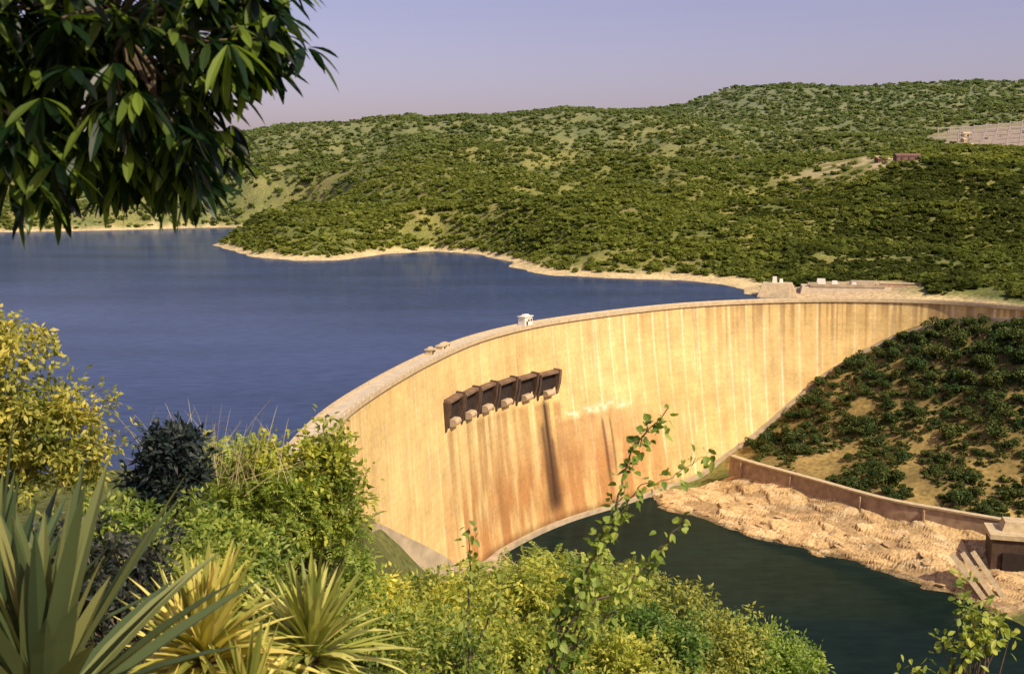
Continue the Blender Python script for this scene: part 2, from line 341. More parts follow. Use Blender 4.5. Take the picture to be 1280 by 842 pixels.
# ------------------------------------------------------------------ dam
dam=empty('dam',(AX[0][0],AX[0][1],0),'huge curved ochre concrete dam with vertical white streaks','dam')
dl=Vector(dam.location)
def sweep(name,prof,s0,s1,m,n=300,z0=0):
    s=np.linspace(s0,s1,n); x,y,tx,ty,nx1,ny1=axis(s); k=len(prof)
    V=np.zeros((n,k,3))
    for j,(of,z) in enumerate(prof):
        V[:,j,0]=x+nx1*of; V[:,j,1]=y+ny1*of; V[:,j,2]=z
    V=V.reshape(-1,3)-np.array(dl); i=np.arange(n*k).reshape(n,k)
    F=np.stack([i[:-1,:],i[1:,:],np.roll(i,-1,1)[1:,:],np.roll(i,-1,1)[:-1,:]],-1).reshape(-1,4)
    me=newmesh(name,V,F,[m]); o=link(name,me,dam)
    bm=bmesh.new(); bm.from_mesh(me); bm.verts.ensure_lookup_table()
    try:
        bm.faces.new([bm.verts[a] for a in i[0]]); bm.faces.new([bm.verts[a] for a in i[-1]][::-1])
    except Exception: pass
    bmesh.ops.recalc_face_normals(bm,faces=bm.faces); bm.to_mesh(me); bm.free(); return o
ns,nv=1300,100; s=np.linspace(0,ST,ns); zz=-1.3-np.linspace(0,1,nv)*138
Sg,Zg=np.meshgrid(s,zz,indexing='ij'); x,y,tx,ty,n1,n2=axis(Sg)
of=foff(Sg,Zg); V=np.stack([x+n1*of,y+n2*of,Zg],-1)
xu,yu,_,_,m1,m2=axis(s)
up=np.stack([xu,yu,np.full(ns,-1.3)],-1)[:,None]; ub=np.stack([xu,yu,np.full(ns,-60.)],-1)[:,None]
V=np.concatenate([ub,up,V],1); k=nv+2; i=np.arange(ns*k).reshape(ns,k)
F=np.stack([i[:-1,:-1],i[:-1,1:],i[1:,1:],i[1:,:-1]],-1).reshape(-1,4)[:,::-1]
me=newmesh('wall',V.reshape(-1,3)-np.array(dl),F,[M_dam])
S2=np.concatenate([Sg[:,:1],Sg[:,:1],Sg],1); Z2=np.concatenate([Zg[:,:1]*0-30,Zg[:,:1]*0-1,Zg],1); D2=-Z2
c=np.ones(S2.shape+(3,))*np.array([.69,.51,.22])
c=L3(c,np.array([.62,.43,.165])*np.ones_like(c),sm((fbm(S2/70,Z2/50,3,91)-.35)/.35)*.7)
st=fbm(S2/2.5,Z2/90,3,3); c*=(.89+.22*st)[...,None]
big=fbm(S2/55,Z2/35,3,13); c*=(.86+.28*big)[...,None]
c*=(.86+.28*fbm(S2/8,Z2/8,4,14))[...,None]
jid=np.floor(S2/15.+.5); j=np.abs((S2/15.+.5)%1-.5)*15.; amp=(.3+.7*vn(jid*3.1,Z2/38,5))*(.5+.5*sm((S2-330)/120))
jl=np.exp(-(j/(.5+.45*vn(S2/20,Z2/15,36)))**2)*amp*(.5+.6*vn(S2,Z2/7,6)); c=L3(c,np.array([.94,.84,.58]),np.clip(jl,0,1)*.85)
st2=sm((vn(S2/1.3,Z2/45,17)-.74)/.18)*sm((vn(S2/25,Z2/30,18)-.42)/.25); c=L3(c,np.array([.90,.79,.5]),st2*.4)
st3=sm((vn(S2/1.7,Z2/35,27)-.72)/.2)*sm((vn(S2/22,Z2/28,28)-.45)/.25); c=L3(c,np.array([.42,.27,.11]),st3*.28)
lift=(np.abs((Z2/3.6)%1-.5)<.13); c*=np.where(lift,.95,1.)[...,None]
rt=sm((S2-430)/200); dk=sm((vn(S2/2.0,Z2/90,23)-.4)/.3)*np.exp(-(D2/(10+52*vn(S2/7,0*S2,24)**1.5))**2)
c=L3(c,np.array([.30,.18,.08]),np.clip(dk*(.1+.6*rt),0,1))
low=sm((D2-50)/48)*sm((S2-200)/60)*(1-sm((S2-440)/110)); ln=sm((fbm(S2/9,Z2/40,4,33)-.25)/.4)
c=L3(c,np.array([.37,.165,.055]),low*ln*.85)
gz=np.interp(S2,[240,400],[-40,-50]); ug=sm((gz-Z2)/4)*np.exp(-np.clip(gz-Z2,0,200)/60)*sm((S2-232)/8)*(1-sm((S2-395)/8))
c=L3(c,np.array([.28,.14,.05]),ug*sm((vn(S2/4,Z2/60,37)-.3)/.35)*.65)
hl=-64+3*fbm(S2/9,0*S2,3,61); bp_=sm((hl-Z2)/3)*np.exp(-np.clip(hl-Z2,0,99)/26)*sm((S2-383)/6)*(1-sm((S2-452)/10)); c=L3(c,np.array([.38,.20,.085]),bp_*(.4+.6*vn(S2/3,Z2/20,62))*.75)
for sc,zt,zb,w,a in((374,-46,-124,3.8,1.),(369,-60,-124,3.0,.7),(378,-70,-124,2.5,.6),(432,-66,-118,1.8,.75),(440,-66,-112,1.5,.65)):
    wob=sc+2*(vn(Z2/25,0*Z2,4)-.5); ww=w*(.7+.6*sm((zt-Z2)/60))
    c=L3(c,np.array([.07,.035,.02]),np.exp(-((S2-wob)/ww)**2)*sm((zt-Z2)/6)*sm((Z2-zb)/14)*a)
ef=sm((vn(S2/4,Z2/2,51)-.5)/.2)*np.exp(-((Z2-hl-1)/2.2)**2)*sm((S2-383)/6)*(1-sm((S2-460)/15)); c=L3(c,np.array([.85,.74,.56]),ef*.7)
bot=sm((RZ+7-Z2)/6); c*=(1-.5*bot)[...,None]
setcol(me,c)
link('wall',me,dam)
sweep('roadway',[(.6,-1.29),(.6,-1.2),(CW+.6,-1.2),(CW+.6,-1.29)],0,ST,M_road)
sweep('parapet',[(-.4,-2.6),(-.4,-.3),(.5,-.3),(.5,-2.6)],0,ST,M_con)
sweep('parapet',[(CW+.02,-3.0),(CW+1.4,-2.4),(CW+1.4,-.2),(CW+.8,-.2),(CW+.8,-1.1),(CW+.02,-1.15)],0,ST,M_con)
sweep('kerb',[(CW-1.2,-1.2),(CW-1.2,-.95),(CW+.75,-.95),(CW+.75,-1.2)],0,ST,M_con)
g=[]
for q in np.arange(10,ST-5,7.5):
    x,y,tx,ty,a,b=[float(v) for v in axis(q)]
    for of_ in (CW+1.1,): g.append(boxg(x+a*of_-dl.x,y+b*of_-dl.y,-.2,.4,.3,.7,math.atan2(ty,tx)))
o=poly('railing_post',*join(g),M_white,dam); o['kind']='stuff'
def contact(q):
    x,y,tx,ty,a,b=[float(v) for v in axis(q)]
    zs=np.linspace(-4,-130,127); o=foff(q,zs)+3; tt=terrain(x+a*o,y+b*o); w=np.where(tt>=zs)[0]
    zc=zs[w[0]] if len(w) else -126.; return x,y,a,b,max(zc,RZ-1)
rows=[]
qs=np.linspace(105,ST-15,190); zc=[contact(q) for q in qs]; zv=np.array([t[4] for t in zc]); zv=np.convolve(np.pad(zv,5,'edge'),np.ones(11)/11,'valid')
for q,t,z in zip(qs,zc,zv):
    x,y,a,b,_=t; o0=float(foff(q,z)); wd=19*float(sm((q-120)/40)*(1-sm((q-275)/25)))
    for of_,dz in((-1,-4),(-1,1.6),(3.6+wd,1.3-wd*.12),(3.6+wd,2.6-wd*.12),(4.6+wd,2.6-wd*.12),(4.6+wd,-16)): rows.append((x+a*(o0+of_)-dl.x,y+b*(o0+of_)-dl.y,z+dz))
n=len(qs); i=np.arange(n*6).reshape(n,6); F=np.stack([i[:-1,:-1],i[1:,:-1],i[1:,1:],i[:-1,1:]],-1).reshape(-1,4)
link('toe_walkway',newmesh('toe_walkway',rows,F,[M_ledge]),dam)
sg=np.linspace(249,378,6)
for gi,q in enumerate(sg):
    zt=np.interp(q,[249,378],[-25,-31.5]); zb=zt-17; zm=(zt+zb)/2
    x,y,tx,ty,a,b=[float(v) for v in axis(q)]; o0=float(foff(q,zm))
    O=Vector((x+a*o0,y+b*o0,zm)); T=Vector((tx,ty,0)); N=Vector((a,b,0)); Zv=Vector((0,0,1))
    ge=bpy.data.objects.new('sluice_gate',None); COL.objects.link(ge); ge.parent=dam; ge.location=O-dl
    P=lambda u,n,z: T*u+N*n+Zv*z
    h=8.0
    poly('opening',*extr([P(-9.5,-4,-h+1),P(-9.5,.6,-h+1),P(-9.5,.6,h),P(-9.5,-4,h)],T*19),M_dark,ge)
    poly('hood',*extr([P(-10.5,-4,h+1.4),P(-10.5,3.8,h+.6),P(-10.5,3.8,h-.7),P(-10.5,-4,h-.4)],T*19.5),M_hood,ge)
    poly('pier',*extr([P(9.2,-4,h+2.1),P(9.2,4.3,h+1.2),P(9.2,3.6,1),P(9.2,1.0,-h),P(9.2,-4,-h)],T*2.6),M_hood if gi==5 else M_gate,ge)
    poly('pier',*extr([P(-11.6,-4,h+.6),P(-11.6,3.6,h-1.2),P(-11.6,3.0,1),P(-11.6,1.0,-h),P(-11.6,-4,-h)],T*2.0),M_gate,ge)
    arc=[P(-4.2,2.6+1.8*math.sin(t),-h+3.4+1.9*math.cos(t)) for t in np.linspace(0,math.pi,9)]
    poly('lip',*extr([P(-4.2,-4,-h+5.3)]+arc+[P(-4.2,-4,-h+1.)],T*8.4),M_lip,ge)
def hut(q,off,sx,sy,h,label,wallm,roofm):
    x,y,tx,ty,a,b=[float(v) for v in axis(q)]; r=math.atan2(ty,tx)
    e=empty('gatehouse',(x+a*off,y+b*off,-1.2),label,'gatehouse'); e.rotation_euler=(0,0,r)
    poly('wall',*boxg(0,0,0,sx,sy,h,0,.96),wallm,e); poly('roof',*join([boxg(0,0,h,sx+.8,sy+.8,.6),boxg(0,0,h+.6,sx*.6,sy*.6,1.,0,.7)]),roofm,e)
    poly('door',*boxg(-sx*.2,-sy/2-.02,0,1.6,.2,min(2.6,h*.9)),M_dark,e)
    for w in(-.05,.25): poly('window',*boxg(sx*w+.6,-sy/2-.02,h*.45,1.3,.2,h*.3),M_dark,e)
hut(368,3.5,9,5,5.2,'small white gatehouse with flat roof on dam crest road',M_white,M_white)
hut(262,2,14,3.5,1.6,'long low pale concrete hut on dam crest road',M_con,M_con)
hut(240,2.5,6,3.5,2.4,'small low pale concrete hut on dam crest road',M_con,M_con)
# ------------------------------------------------------------------ retaining wall + structures in gorge
WL=[(150,735),(160,717),(188,678),(219,634),(246,611),(274,590)]
wc=catmull([WL[0]]+WL+[WL[-1]],12)
we=empty('retaining_wall',(222,640,-118),'long brown concrete retaining wall above the rocky river bank','wall')
def wsweep(name,prof,m):
    P=wc; n=len(P); Tn=np.gradient(P,axis=0); Tn=nrm(Tn); rows=[]
    for p,t in zip(P,Tn):
        for of_,z in prof: rows.append((p[0]+t[1]*of_-222,p[1]-t[0]*of_-640,z+118))
    kk=len(prof); i=np.arange(n*kk).reshape(n,kk); F=np.stack([i[:-1],i[1:],np.roll(i,-1,1)[1:],np.roll(i,-1,1)[:-1]],-1).reshape(-1,4)
    return link(name,newmesh(name,rows,F,[m]),we)
wsweep('wall',[(-3,-126),(-3,-100),(0,-100),(2.4,-126)],M_cons); wsweep('coping',[(-3.6,-100),(-3.6,-98.9),(.8,-98.9),(.8,-100)],M_con)
Tn=nrm(np.gradient(wc,axis=0))
for f in range(9,len(wc)-4,12):
    p=wc[f];t=Tn[f]; poly('buttress',*boxg(p[0]+t[1]*1.0-222,p[1]-t[0]*1.0-640,-6,.9,2.4,22.8,math.atan2(t[1],t[0]),1.0),M_cons,we)
bl=empty('outlet_building',(272,573,-126),'blocky concrete outlet building at the end of the retaining wall','building')
poly('wall',*boxg(0,0,0,26,20,24,-.25,.97),M_gate,bl); poly('roof',*boxg(0,0,24,28,22,2.6,-.25),M_con,bl); poly('opening',*boxg(-4,-10.0,3,12,1.2,14,-.25),M_dark,bl)
poly('upper_block',*boxg(3,2,26.6,19,13,5,-.25,.82),M_con,bl)
for k_,(x0,y0) in enumerate([(233,559),(238,558),(243,557)]):
    a=Vector((x0,y0,-108+k_)); b=Vector((x0+9,y0-22,-124.5)); v,f=tube([a,b],[1.9,1.9],4); c0=Vector(b)
    me=newmesh('concrete_beam',v-np.array(c0),f,[M_con]); o=link('concrete_beam',me,None,c0); tag(o,'pale inclined concrete beam leaning on the river bank','concrete beam','inclined beams on the bank')
ph=empty('pump_house',(-6,490,tz(-6,490)-1),'small building with white flat roof below the dam','building')
poly('wall',*boxg(0,0,0,20,14,9,.9),M_con,ph); poly('roof',*boxg(0,0,9,23,17,1,.9),M_white,ph); poly('door',*boxg(-2,-8,0,3,2,4,.9),M_dark,ph)
ab=empty('intake_block',(250,915,-10),'pale stepped concrete abutment block at the lake edge behind the dam','abutment')
poly('base',*boxg(-28,0,0,34,24,13,-.25,.7),M_con,ab); poly('platform',*boxg(30,4,2,75,26,8,-.2,.95),M_road,ab)
poly('ramp',*extr([(-52,-16,0),(-22,-17,0),(-22,-17,10)],(4,14,0)),M_con,ab)
poly('parapet_wall',*join([boxg(28,-8,10,60,1.5,2.2,-.2),boxg(45,8,10,20,9,4,-.2,.9),boxg(2,2,10,9,7,3,-.2,.9),boxg(60,2,9,10,6,3,-.2)]),M_ledge,ab)
for (x_,y_,w_,h_) in((-30,2,4,5),(-24,4,3,3),(10,6,8,6),(22,8,5,4),(36,0,4,3.4)):
    poly('tower',*boxg(x_,y_,10 if x_>0 else 13,w_,5,h_,-.2,.8),M_white,ab)
bw_=empty('boundary_wall',(325,905,-2),'low red-brown wall beside the abutment block','wall')
poly('wall',*join([boxg(0,0,0,40,3,5,-.15),boxg(32,-5,0,26,3,4.5,-.1)]),M_cons,bw_); poly('coping',*join([boxg(0,0,5,41,4,.8,-.15),boxg(32,-5,4.5,27,4,.8,-.1)]),M_con,bw_)
def house(x,y,L,W,h,r,label,rm,grp=None):
    e=empty('house',(x,y,tz(x,y)-1),label,'house',grp); e.rotation_euler=(0,0,r)
    poly('wall',*boxg(0,0,0,L,W,h),M_roof if rm is M_roof else M_con,e)
    poly('roof',*extr([(-L/2-1,-W/2-1,h),(-L/2-1,W/2+1,h),(-L/2-1,0,h+W*.35)],(L+2,0,0)),rm,e)
    poly('door',*boxg(0,-W/2-.1,0,2,.3,h*.7),M_dark,e)
    for u in(-.3,.3): poly('window',*boxg(u*L,-W/2-.1,h*.35,3,.3,h*.35),M_dark,e)
house(616,1735,40,12,9,.15,'long low dark brown building on a bare hillside cut',M_roof)
house(590,1780,16,10,5,.3,'small dark brown building on a bare hillside cut',M_roof)
for i_ in range(5):
    house(985+R.rand()*80,2380+R.rand()*260,18+8*R.rand(),11,6,R.rand(),'tiny distant house in a hillside settlement',M_con,'distant houses on the hill')
syx,syy=1150,2470; zs0=tz(syx,syy)
sy=empty('switchyard',(syx,syy,zs0),'distant electrical switchyard with rows of steel gantries on bare ground','switchyard')
for rr_ in range(6):
    g=[]
    for cc_ in range(11):
        px_=-150+cc_*28; py_=-150+rr_*60; zb=tz(syx+px_,syy+py_)-zs0; g.append(boxg(px_,py_,zb-1,2.,2.,22))
        if cc_<10: g.append(boxg(px_+14,py_,zb+18,26,1.5,2.))
    poly('gantry',*join(g),M_steel,sy)
bm=bmesh.new(); bmesh.ops.create_icosphere(bm,subdivisions=2,radius=1); base=np.array([v.co[:] for v in bm.verts]); bf=[[v.index for v in f.verts] for f in bm.faces]; bm.free()
bms=[]
for q in range(6):
    n=1+.8*(fbm(base[:,0]*1.3+q*9,base[:,1]*1.3+base[:,2]*1.7,3,q+70)-.5); b=base*n[:,None]; b=np.round(b*2.2+q*.17)/2.2*.8+b*.2
    b*=np.array([1.7,.85,.4]); bms.append(newmesh('boulder',b,np.array(bf),[M_rock]))
cnt=0
while cnt<50:
    t=R.rand(); x=105+140*t+R.normal()*14; y=700-135*t+R.normal()*14
    z,sd,sr,il,gg,rm=[v[0] for v in terrain(np.array([x]),np.array([y]),True)]
    if sr<-1 or rm<.12 or z>-106: continue
    o=link('boulder',bms[cnt%6],None,(x,y,z+1.1)); sc=.8+1.6*R.rand()**2.5; o.scale=(sc,sc,sc); o.rotation_euler=(R.normal()*.25,R.normal()*.25,-.75+R.normal()*.6)
    tag(o,'rough tan boulder on the rocky river bank','rock','boulders on the river bank'); cnt+=1
# ------------------------------------------------------------------ trees
def crown_tpl(seed,nl,size,lob=6,jit=.55):
    r=np.random.RandomState(seed); lc=r.normal(size=(lob,3))*np.array([.22,.22,.13]); lr=.2+.14*r.rand(lob)
    w=r.randint(0,lob,nl); d=nrm(r.normal(size=(nl,3))+np.array([0,0,.25])); C=lc[w]+d*(lr[w]*(.75+.35*r.rand(nl)))[:,None]
    C[:,2]=C[:,2]*.9+.5; N=nrm(d+jit*r.normal(size=(nl,3))); D=np.cross(N,r.normal(size=(nl,3)))
    L=size*(.7+.6*r.rand(nl)); return leafset(C-nrm(D)*L[:,None]/2,D,N,L,L*.9,[(0,.5),(.5,1),(1,.4)],0,-.25)
tpl=[]
for q in range(8):
    V,F=crown_tpl(100+q,560,.095,6+q%3); ncr=len(F)
    ts=[tube([(0,0,-.15),(.02,.01,.2),(.04,-.02,.5)],[.035,.028,.014],6),tube([(.02,.01,.18),(-.12,.05,.45)],[.02,.008],5),tube([(.02,.01,.22),(.15,-.1,.5)],[.018,.007],5)]
    V,F=cat([(V,F)]+ts); mi=np.zeros(len(F)); mi[ncr:]=1
    tpl.append(newmesh('tree',V,F,[F_mid,M_bark],mi))
def put(x,y,d,label,cat_,grp,hs=.85,z=None):
    o=link('tree',tpl[R.randint(8)],None,(x,y,(tz(x,y) if z is None else z)-.06*d)); o.scale=(d,d*(.8+.4*R.rand()),d*hs*(.8+.4*R.rand())); o.rotation_euler=(0,0,R.rand()*6.28); tag(o,label,cat_,grp); return o
def mass(name,xf,yf,zt,sz,tc,tp,m,hs,seed):
    r=np.random.RandomState(seed); nf=len(xf); an=r.rand(nf)*6.28; w=r.randint(0,len(tp),nf); nvp=len(tp[0][0]); VV=np.empty((nf,nvp,3),np.float32)
    for q in range(len(tp)):
        m_=w==q; B=tp[q][0]; ca_,sa_=np.cos(an[m_])[:,None],np.sin(an[m_])[:,None]; s_=sz[m_][:,None]
        VV[m_,:,0]=(B[:,0]*ca_-B[:,1]*sa_)*s_+xf[m_][:,None]; VV[m_,:,1]=(B[:,0]*sa_+B[:,1]*ca_)*s_+yf[m_][:,None]; VV[m_,:,2]=(B[:,2]-.18)*s_*hs+zt[m_][:,None]
    FF=(tp[0][1][None]+(np.arange(nf)*nvp)[:,None,None]).reshape(-1,4)
    me=newmesh(name,VV.reshape(-1,3),FF,[m]); setcol(me,np.repeat(tc,nvp,axis=0)); return link(name,me)
XX=150+R.rand(20000)*280; YY=600+R.rand(20000)*225; zt,sd,sr,il,gg,rm=terrain(XX,YY,True); pts=[]; sc=[]
for x,y,z,g_,i_ in zip(XX,YY,zt,gg,il):
    if not g_ or i_ or z<-104 or x/y>.5: continue
    wd=np.min(np.hypot(wc[:,0]-x,wc[:,1]-y))
    if wd<5: continue
    q=np.argmin(np.hypot(AX[:,0]-x,AX[:,1]-y)); dd=np.hypot(AX[q,0]-x,AX[q,1]-y); md=foff(AS[q],z)+6
    if dd<md: continue
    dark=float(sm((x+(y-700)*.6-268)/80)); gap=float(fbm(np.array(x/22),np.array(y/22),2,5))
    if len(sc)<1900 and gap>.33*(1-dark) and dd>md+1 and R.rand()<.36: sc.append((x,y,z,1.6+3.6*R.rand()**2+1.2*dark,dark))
    if gap<.43-.3*dark or len(pts)>=225: continue
    d=5.5+8*R.rand()**1.8+4.5*dark
    if dd<62: d=min(d,max(2.5,(-5-z)*1.15))
    if any((x-a)**2+(y-b)**2<(.30*(d+e))**2 for a,b,e in pts): continue
    pts.append((x,y,d)); put(x,y,min(d,(dd-md+5)*1.4),'bushy dark green tree on the gorge slope','tree','trees on the gorge slope',z=z)
sc=np.array(sc); tps=[crown_tpl(500+q,90,.24,5,.5) for q in range(6)]
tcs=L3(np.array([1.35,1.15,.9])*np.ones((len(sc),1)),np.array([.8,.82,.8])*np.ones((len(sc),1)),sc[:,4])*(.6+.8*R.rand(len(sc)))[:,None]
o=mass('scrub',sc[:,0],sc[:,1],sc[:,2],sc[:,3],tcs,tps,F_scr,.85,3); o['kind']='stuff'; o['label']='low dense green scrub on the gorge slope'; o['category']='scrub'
cnt=0;pts2=[]
for _ in range(9000):
    if cnt>=74: break
    y=26+R.rand()**.8*430; r_=(-.56+R.rand()*.9); x=y*r_
    if r_<-.17 and y>260: continue
    z=tz(x,y); d=3.2+4*R.rand() if y>60 else 1.6+2*R.rand()
    kk=(z+d*.85-88)/y
    lim=-.26 if r_<-.2 else (-.365 if r_<.0 else -.38-max(0,r_-.08)*.5)
    if kk>lim or kk<-.56 or z<RZ+1: continue
    if np.hypot(x+6,y-490)<22 or any((x-a)**2+(y-b)**2<(.33*(d+e))**2 for a,b,e in pts2): continue
    pts2.append((x,y,d)); put(x,y,d,'green bushy tree on the steep hillside below','tree','trees on the steep hillside',z=z); cnt+=1
NF=80000
yf=np.exp(R.rand(NF)*math.log(3850/870.)+math.log(870)); xf=yf*(-.56+R.rand(NF)*1.2)
xe=380+R.rand(900)*170; ye=790+R.rand(900)*120; xf=np.concatenate([xf,xe]); yf=np.concatenate([yf,ye]); NF=len(xf)
zt,sd,sr,il,gg,rm=terrain(xf,yf,True)
dens=fbm(xf/55,yf/55,3,90)
ok=(zt>LZ+2.4+3*R.rand(NF))&(~gg)&(sd>6)&(R.rand(NF)<np.clip((dens-.16)*3.6,.2,1))
ok&=~((np.abs(xf-265)<72)&(np.abs(yf-915)<34))
ok&=~((((xf-600)/130)**2+((yf-1780)/115)**2<1)&(R.rand(NF)<.85)); ok&=~((((xf-1150)/225)**2+((yf-2480)/225)**2<1)&(R.rand(NF)<.97))
xf,yf,zt,dens=xf[ok],yf[ok],zt[ok],dens[ok]; nf=len(xf)
tp=[crown_tpl(300+q,26,.42,4,.3) for q in range(8)]
sz=(4.6+7*R.rand(nf)**2.2)*(.75+.5*fbm(xf/90,yf/90,2,99))*(yf/1000)**.5*1.05
haze=sm((yf-1400)/2300)  # painted haze: bluish tint mixed into the colour of farther trees
tn=np.clip(.35*R.rand(nf)+.6*fbm(xf/130,yf/130,3,95)+.1+.06*R.normal(size=nf),0,1)
rightdark=((xf/yf>.24+.14*(fbm(xf/90,yf/90,2,7)-.5))&(yf<1650)).astype(float)*(.3+.7*(fbm(xf/60,yf/60,2,9)>.47))  # right hill: dark tree clumps, plus its shadow side painted into the tint
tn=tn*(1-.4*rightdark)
tc=L3(np.array([.50,.60,.52])*np.ones((nf,1)),np.array([1.45,1.34,.85])*np.ones((nf,1)),tn)
tc=L3(tc,np.array([.98,1.14,2.1])*np.ones((nf,1)),haze*.65); tc*=(1-.42*rightdark[:,None])
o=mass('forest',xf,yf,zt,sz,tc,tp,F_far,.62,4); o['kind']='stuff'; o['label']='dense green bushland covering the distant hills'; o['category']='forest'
# ------------------------------------------------------------------ foreground plants
def plant(name,bx,by,label,cat_,parts):
    z=tz(bx,by); e=empty(name,(bx,by,z),label,cat_); 
    for pn,V,F,m in parts: link(pn,newmesh(pn,V-np.array([bx,by,z]),F,[m],smooth=False),e)
    return e
def shrub(name,bx,by,ells,ncl,npl,L,W,m,label,cat_,spread=.25,up=.4,prof=LS,mid=False,droop=.15,stemr=.03,seed=1):
    r=np.random.RandomState(seed); z0=tz(bx,by); cl=[]
    vol=np.array([e[3]*e[4]*e[5] for e in ells]); vol=vol**.7; vol/=vol.sum()
    for e,nn in zip(ells,(vol*ncl).astype(int)+1):
        d=nrm(r.normal(size=(nn,3))); rr=(r.rand(nn)**.45)[:,None]; rr=np.where(r.rand(nn,1)<.18,rr*1.45,rr); cl.append(np.array(e[:3])+d*rr*np.array(e[3:]))
    cl=np.concatenate(cl); n=len(cl)*npl; ci=np.repeat(np.arange(len(cl)),npl)
    csz=(.45+.85*r.rand(len(cl)))[ci]
    d=nrm(r.normal(size=(n,3))+np.array([0,0,up])); C=cl[ci]+d*(spread*csz*r.rand(n))[:,None]
    D=nrm(d+.5*r.normal(size=(n,3))); N=nrm(np.array([.2,-.35,1.])+.6*r.normal(size=(n,3)))
    V,F=leafset(C,D,N,L*(.6+.7*r.rand(n)),W*(.7+.5*r.rand(n)),prof,droop,.25,mid)
    ts=[]; hub=np.array([bx,by,z0+.45*(cl[:,2].mean()-z0)])
    ts.append(tube([(bx,by,z0-.2),tuple((np.array([bx,by,z0])+hub)/2+np.array([.04,.02,0])),tuple(hub)],[stemr*1.6,stemr*1.3,stemr],7))
    for c_ in cl[r.permutation(len(cl))[:min(60,len(cl))]]:
        mid_=(hub+c_)/2+r.normal(size=3)*.08; ts.append(tube([hub,mid_,c_],[stemr*.6,stemr*.35,stemr*.12],5))
    tv,tf=cat(ts); return plant(name,bx,by,label,cat_,[('stem',tv,tf,M_bark),('crown',V,F,m)])
G_yel=leafmat('yellow_green_leaves',(.16,.21,.03),(.34,.37,.055),(.56,.54,.11),.38,nscale=1.3)
G_olv=leafmat('olive_yellow_leaves',(.13,.16,.03),(.28,.30,.06),(.48,.46,.12),.33,nscale=1.5)
G_yg=leafmat('sunny_green_leaves',(.15,.21,.03),(.31,.37,.07),(.52,.52,.12),.38,nscale=1.3)
G_grn=leafmat('fresh_green_leaves',(.09,.15,.025),(.20,.28,.05),(.38,.42,.10),.35,nscale=1.5)
G_drk=leafmat('dark_leaves',(.008,.015,.014),(.018,.028,.024),(.045,.05,.035),.1,.5,.3)
G_big=leafmat('glossy_broad_leaves',(.004,.012,.005),(.014,.040,.012),(.22,.30,.045),.45,.35,.4)  # lightest stop paints sunlit highlights onto some of the leaves
G_aga=leafmat('agave_blades',(.035,.065,.032),(.08,.12,.05),(.18,.21,.08),.1,.45,.4)
G_yuc=leafmat('yucca_blades',(.17,.20,.04),(.44,.42,.10),(.78,.68,.24),.22,.5,.3)
M_straw=simple('dry_straw',(.3,.25,.12),(.45,.38,.2),5)
shrub('tree',-6.2,12.5,[(-5.8,12,86.05,.7,.7,.45),(-5.15,12,85.4,.5,.6,.35),(-5.8,12,85.3,.7,.7,.5),(-5.4,12,84.9,.6,.6,.45),(-6.4,12.3,86.1,.7,.7,.5),(-4.8,12,84.9,.3,.5,.28)],330,44,.085,.042,G_olv,'yellow-green leafy small tree beside the lake view','tree',.27,.4,seed=2)
shrub('shrub',-3.5,11.2,[(-3.5,11,85.3,.27,.35,.3),(-3.6,11,84.9,.38,.4,.3)],80,40,.11,.045,G_drk,'dark blackish green shrub among lighter bushes','shrub',.16,.7,seed=3)
shrub('shrub',-3.3,10.4,[(-3.2,10.4,84.5,.5,.4,.3),(-2.6,10.4,84.3,.4,.4,.3),(-3.8,10.4,84.6,.4,.4,.3)],150,38,.08,.036,G_grn,'green leafy shrub in front of the dark shrub','shrub',.2,seed=20)
def fern(name,bx,by,ells,nfr,m,label,seed,fl=.42,ll=.06):
    r=np.random.RandomState(seed); z0=tz(bx,by); P=[]
    for e in ells:
        k_=int(nfr/len(ells)); d=nrm(r.normal(size=(k_,3))); P.append(np.array(e[:3])+d*(r.rand(k_)**.4)[:,None]*np.array(e[3:]))
    P=np.concatenate(P); n=len(P); D=nrm(r.normal(size=(n,3))*np.array([1,1,.5])+np.array([0,0,.25])); S=nrm(np.cross(D,np.array([0,0,1.]))); U=np.cross(S,D)
    nl=13; C=[];DD=[];NN=[];LL=[]
    for a in np.linspace(.1,1,nl):
        pos=P+D*fl*a-np.array([0,0,1.])*fl*.35*a*a
        for sg_ in(-1,1):
            C.append(pos); DD.append(S*sg_+D*.35-np.array([0,0,.2])+.15*r.normal(size=(n,3))); NN.append(U); LL.append(np.full(n,ll*(1.15-abs(a-.4))))
    C=np.concatenate(C);DD=np.concatenate(DD);NN=np.concatenate(NN);LL=np.concatenate(LL)
    V,F=leafset(C,DD,NN,LL,LL*.42,LS,.1,.1)
    hub=np.array([bx,by,z0+.5]); ts=[tube([(bx,by,z0-.2),tuple(hub)],[.06,.045],7)]
    for p in P[r.permutation(n)[:30]]: ts.append(tube([hub,(hub+p)/2+r.normal(size=3)*.08,p],[.02,.012,.004],5))
    tv,tf=cat(ts); plant(name,bx,by,label,'shrub',[('stem',tv,tf,M_bark),('crown',V,F,m)])
fern('shrub',-3.3,14.2,[(-2.75,14,84.1,.6,.6,.42),(-3.6,14,84.3,.6,.6,.35),(-2.5,14,83.5,.65,.6,.45),(-3.5,14,83.4,.9,.6,.5),(-3.1,13.6,84.0,.7,.4,.4)],1300,G_yg,'feathery bright green shrub with fine leaflets',5,.34,.055)
shrub('shrub',-2.7,14.0,[(-2.7,13.9,84.2,.6,.3,.45),(-2.3,14.1,84.4,.3,.3,.35),(-3.4,13.8,84.3,.5,.3,.4),(-2.4,13.9,83.7,.5,.3,.5)],190,30,.095,.052,G_yel,'airy yellow-green broad-leaved bush beside the dam end','shrub',.24,seed=18)
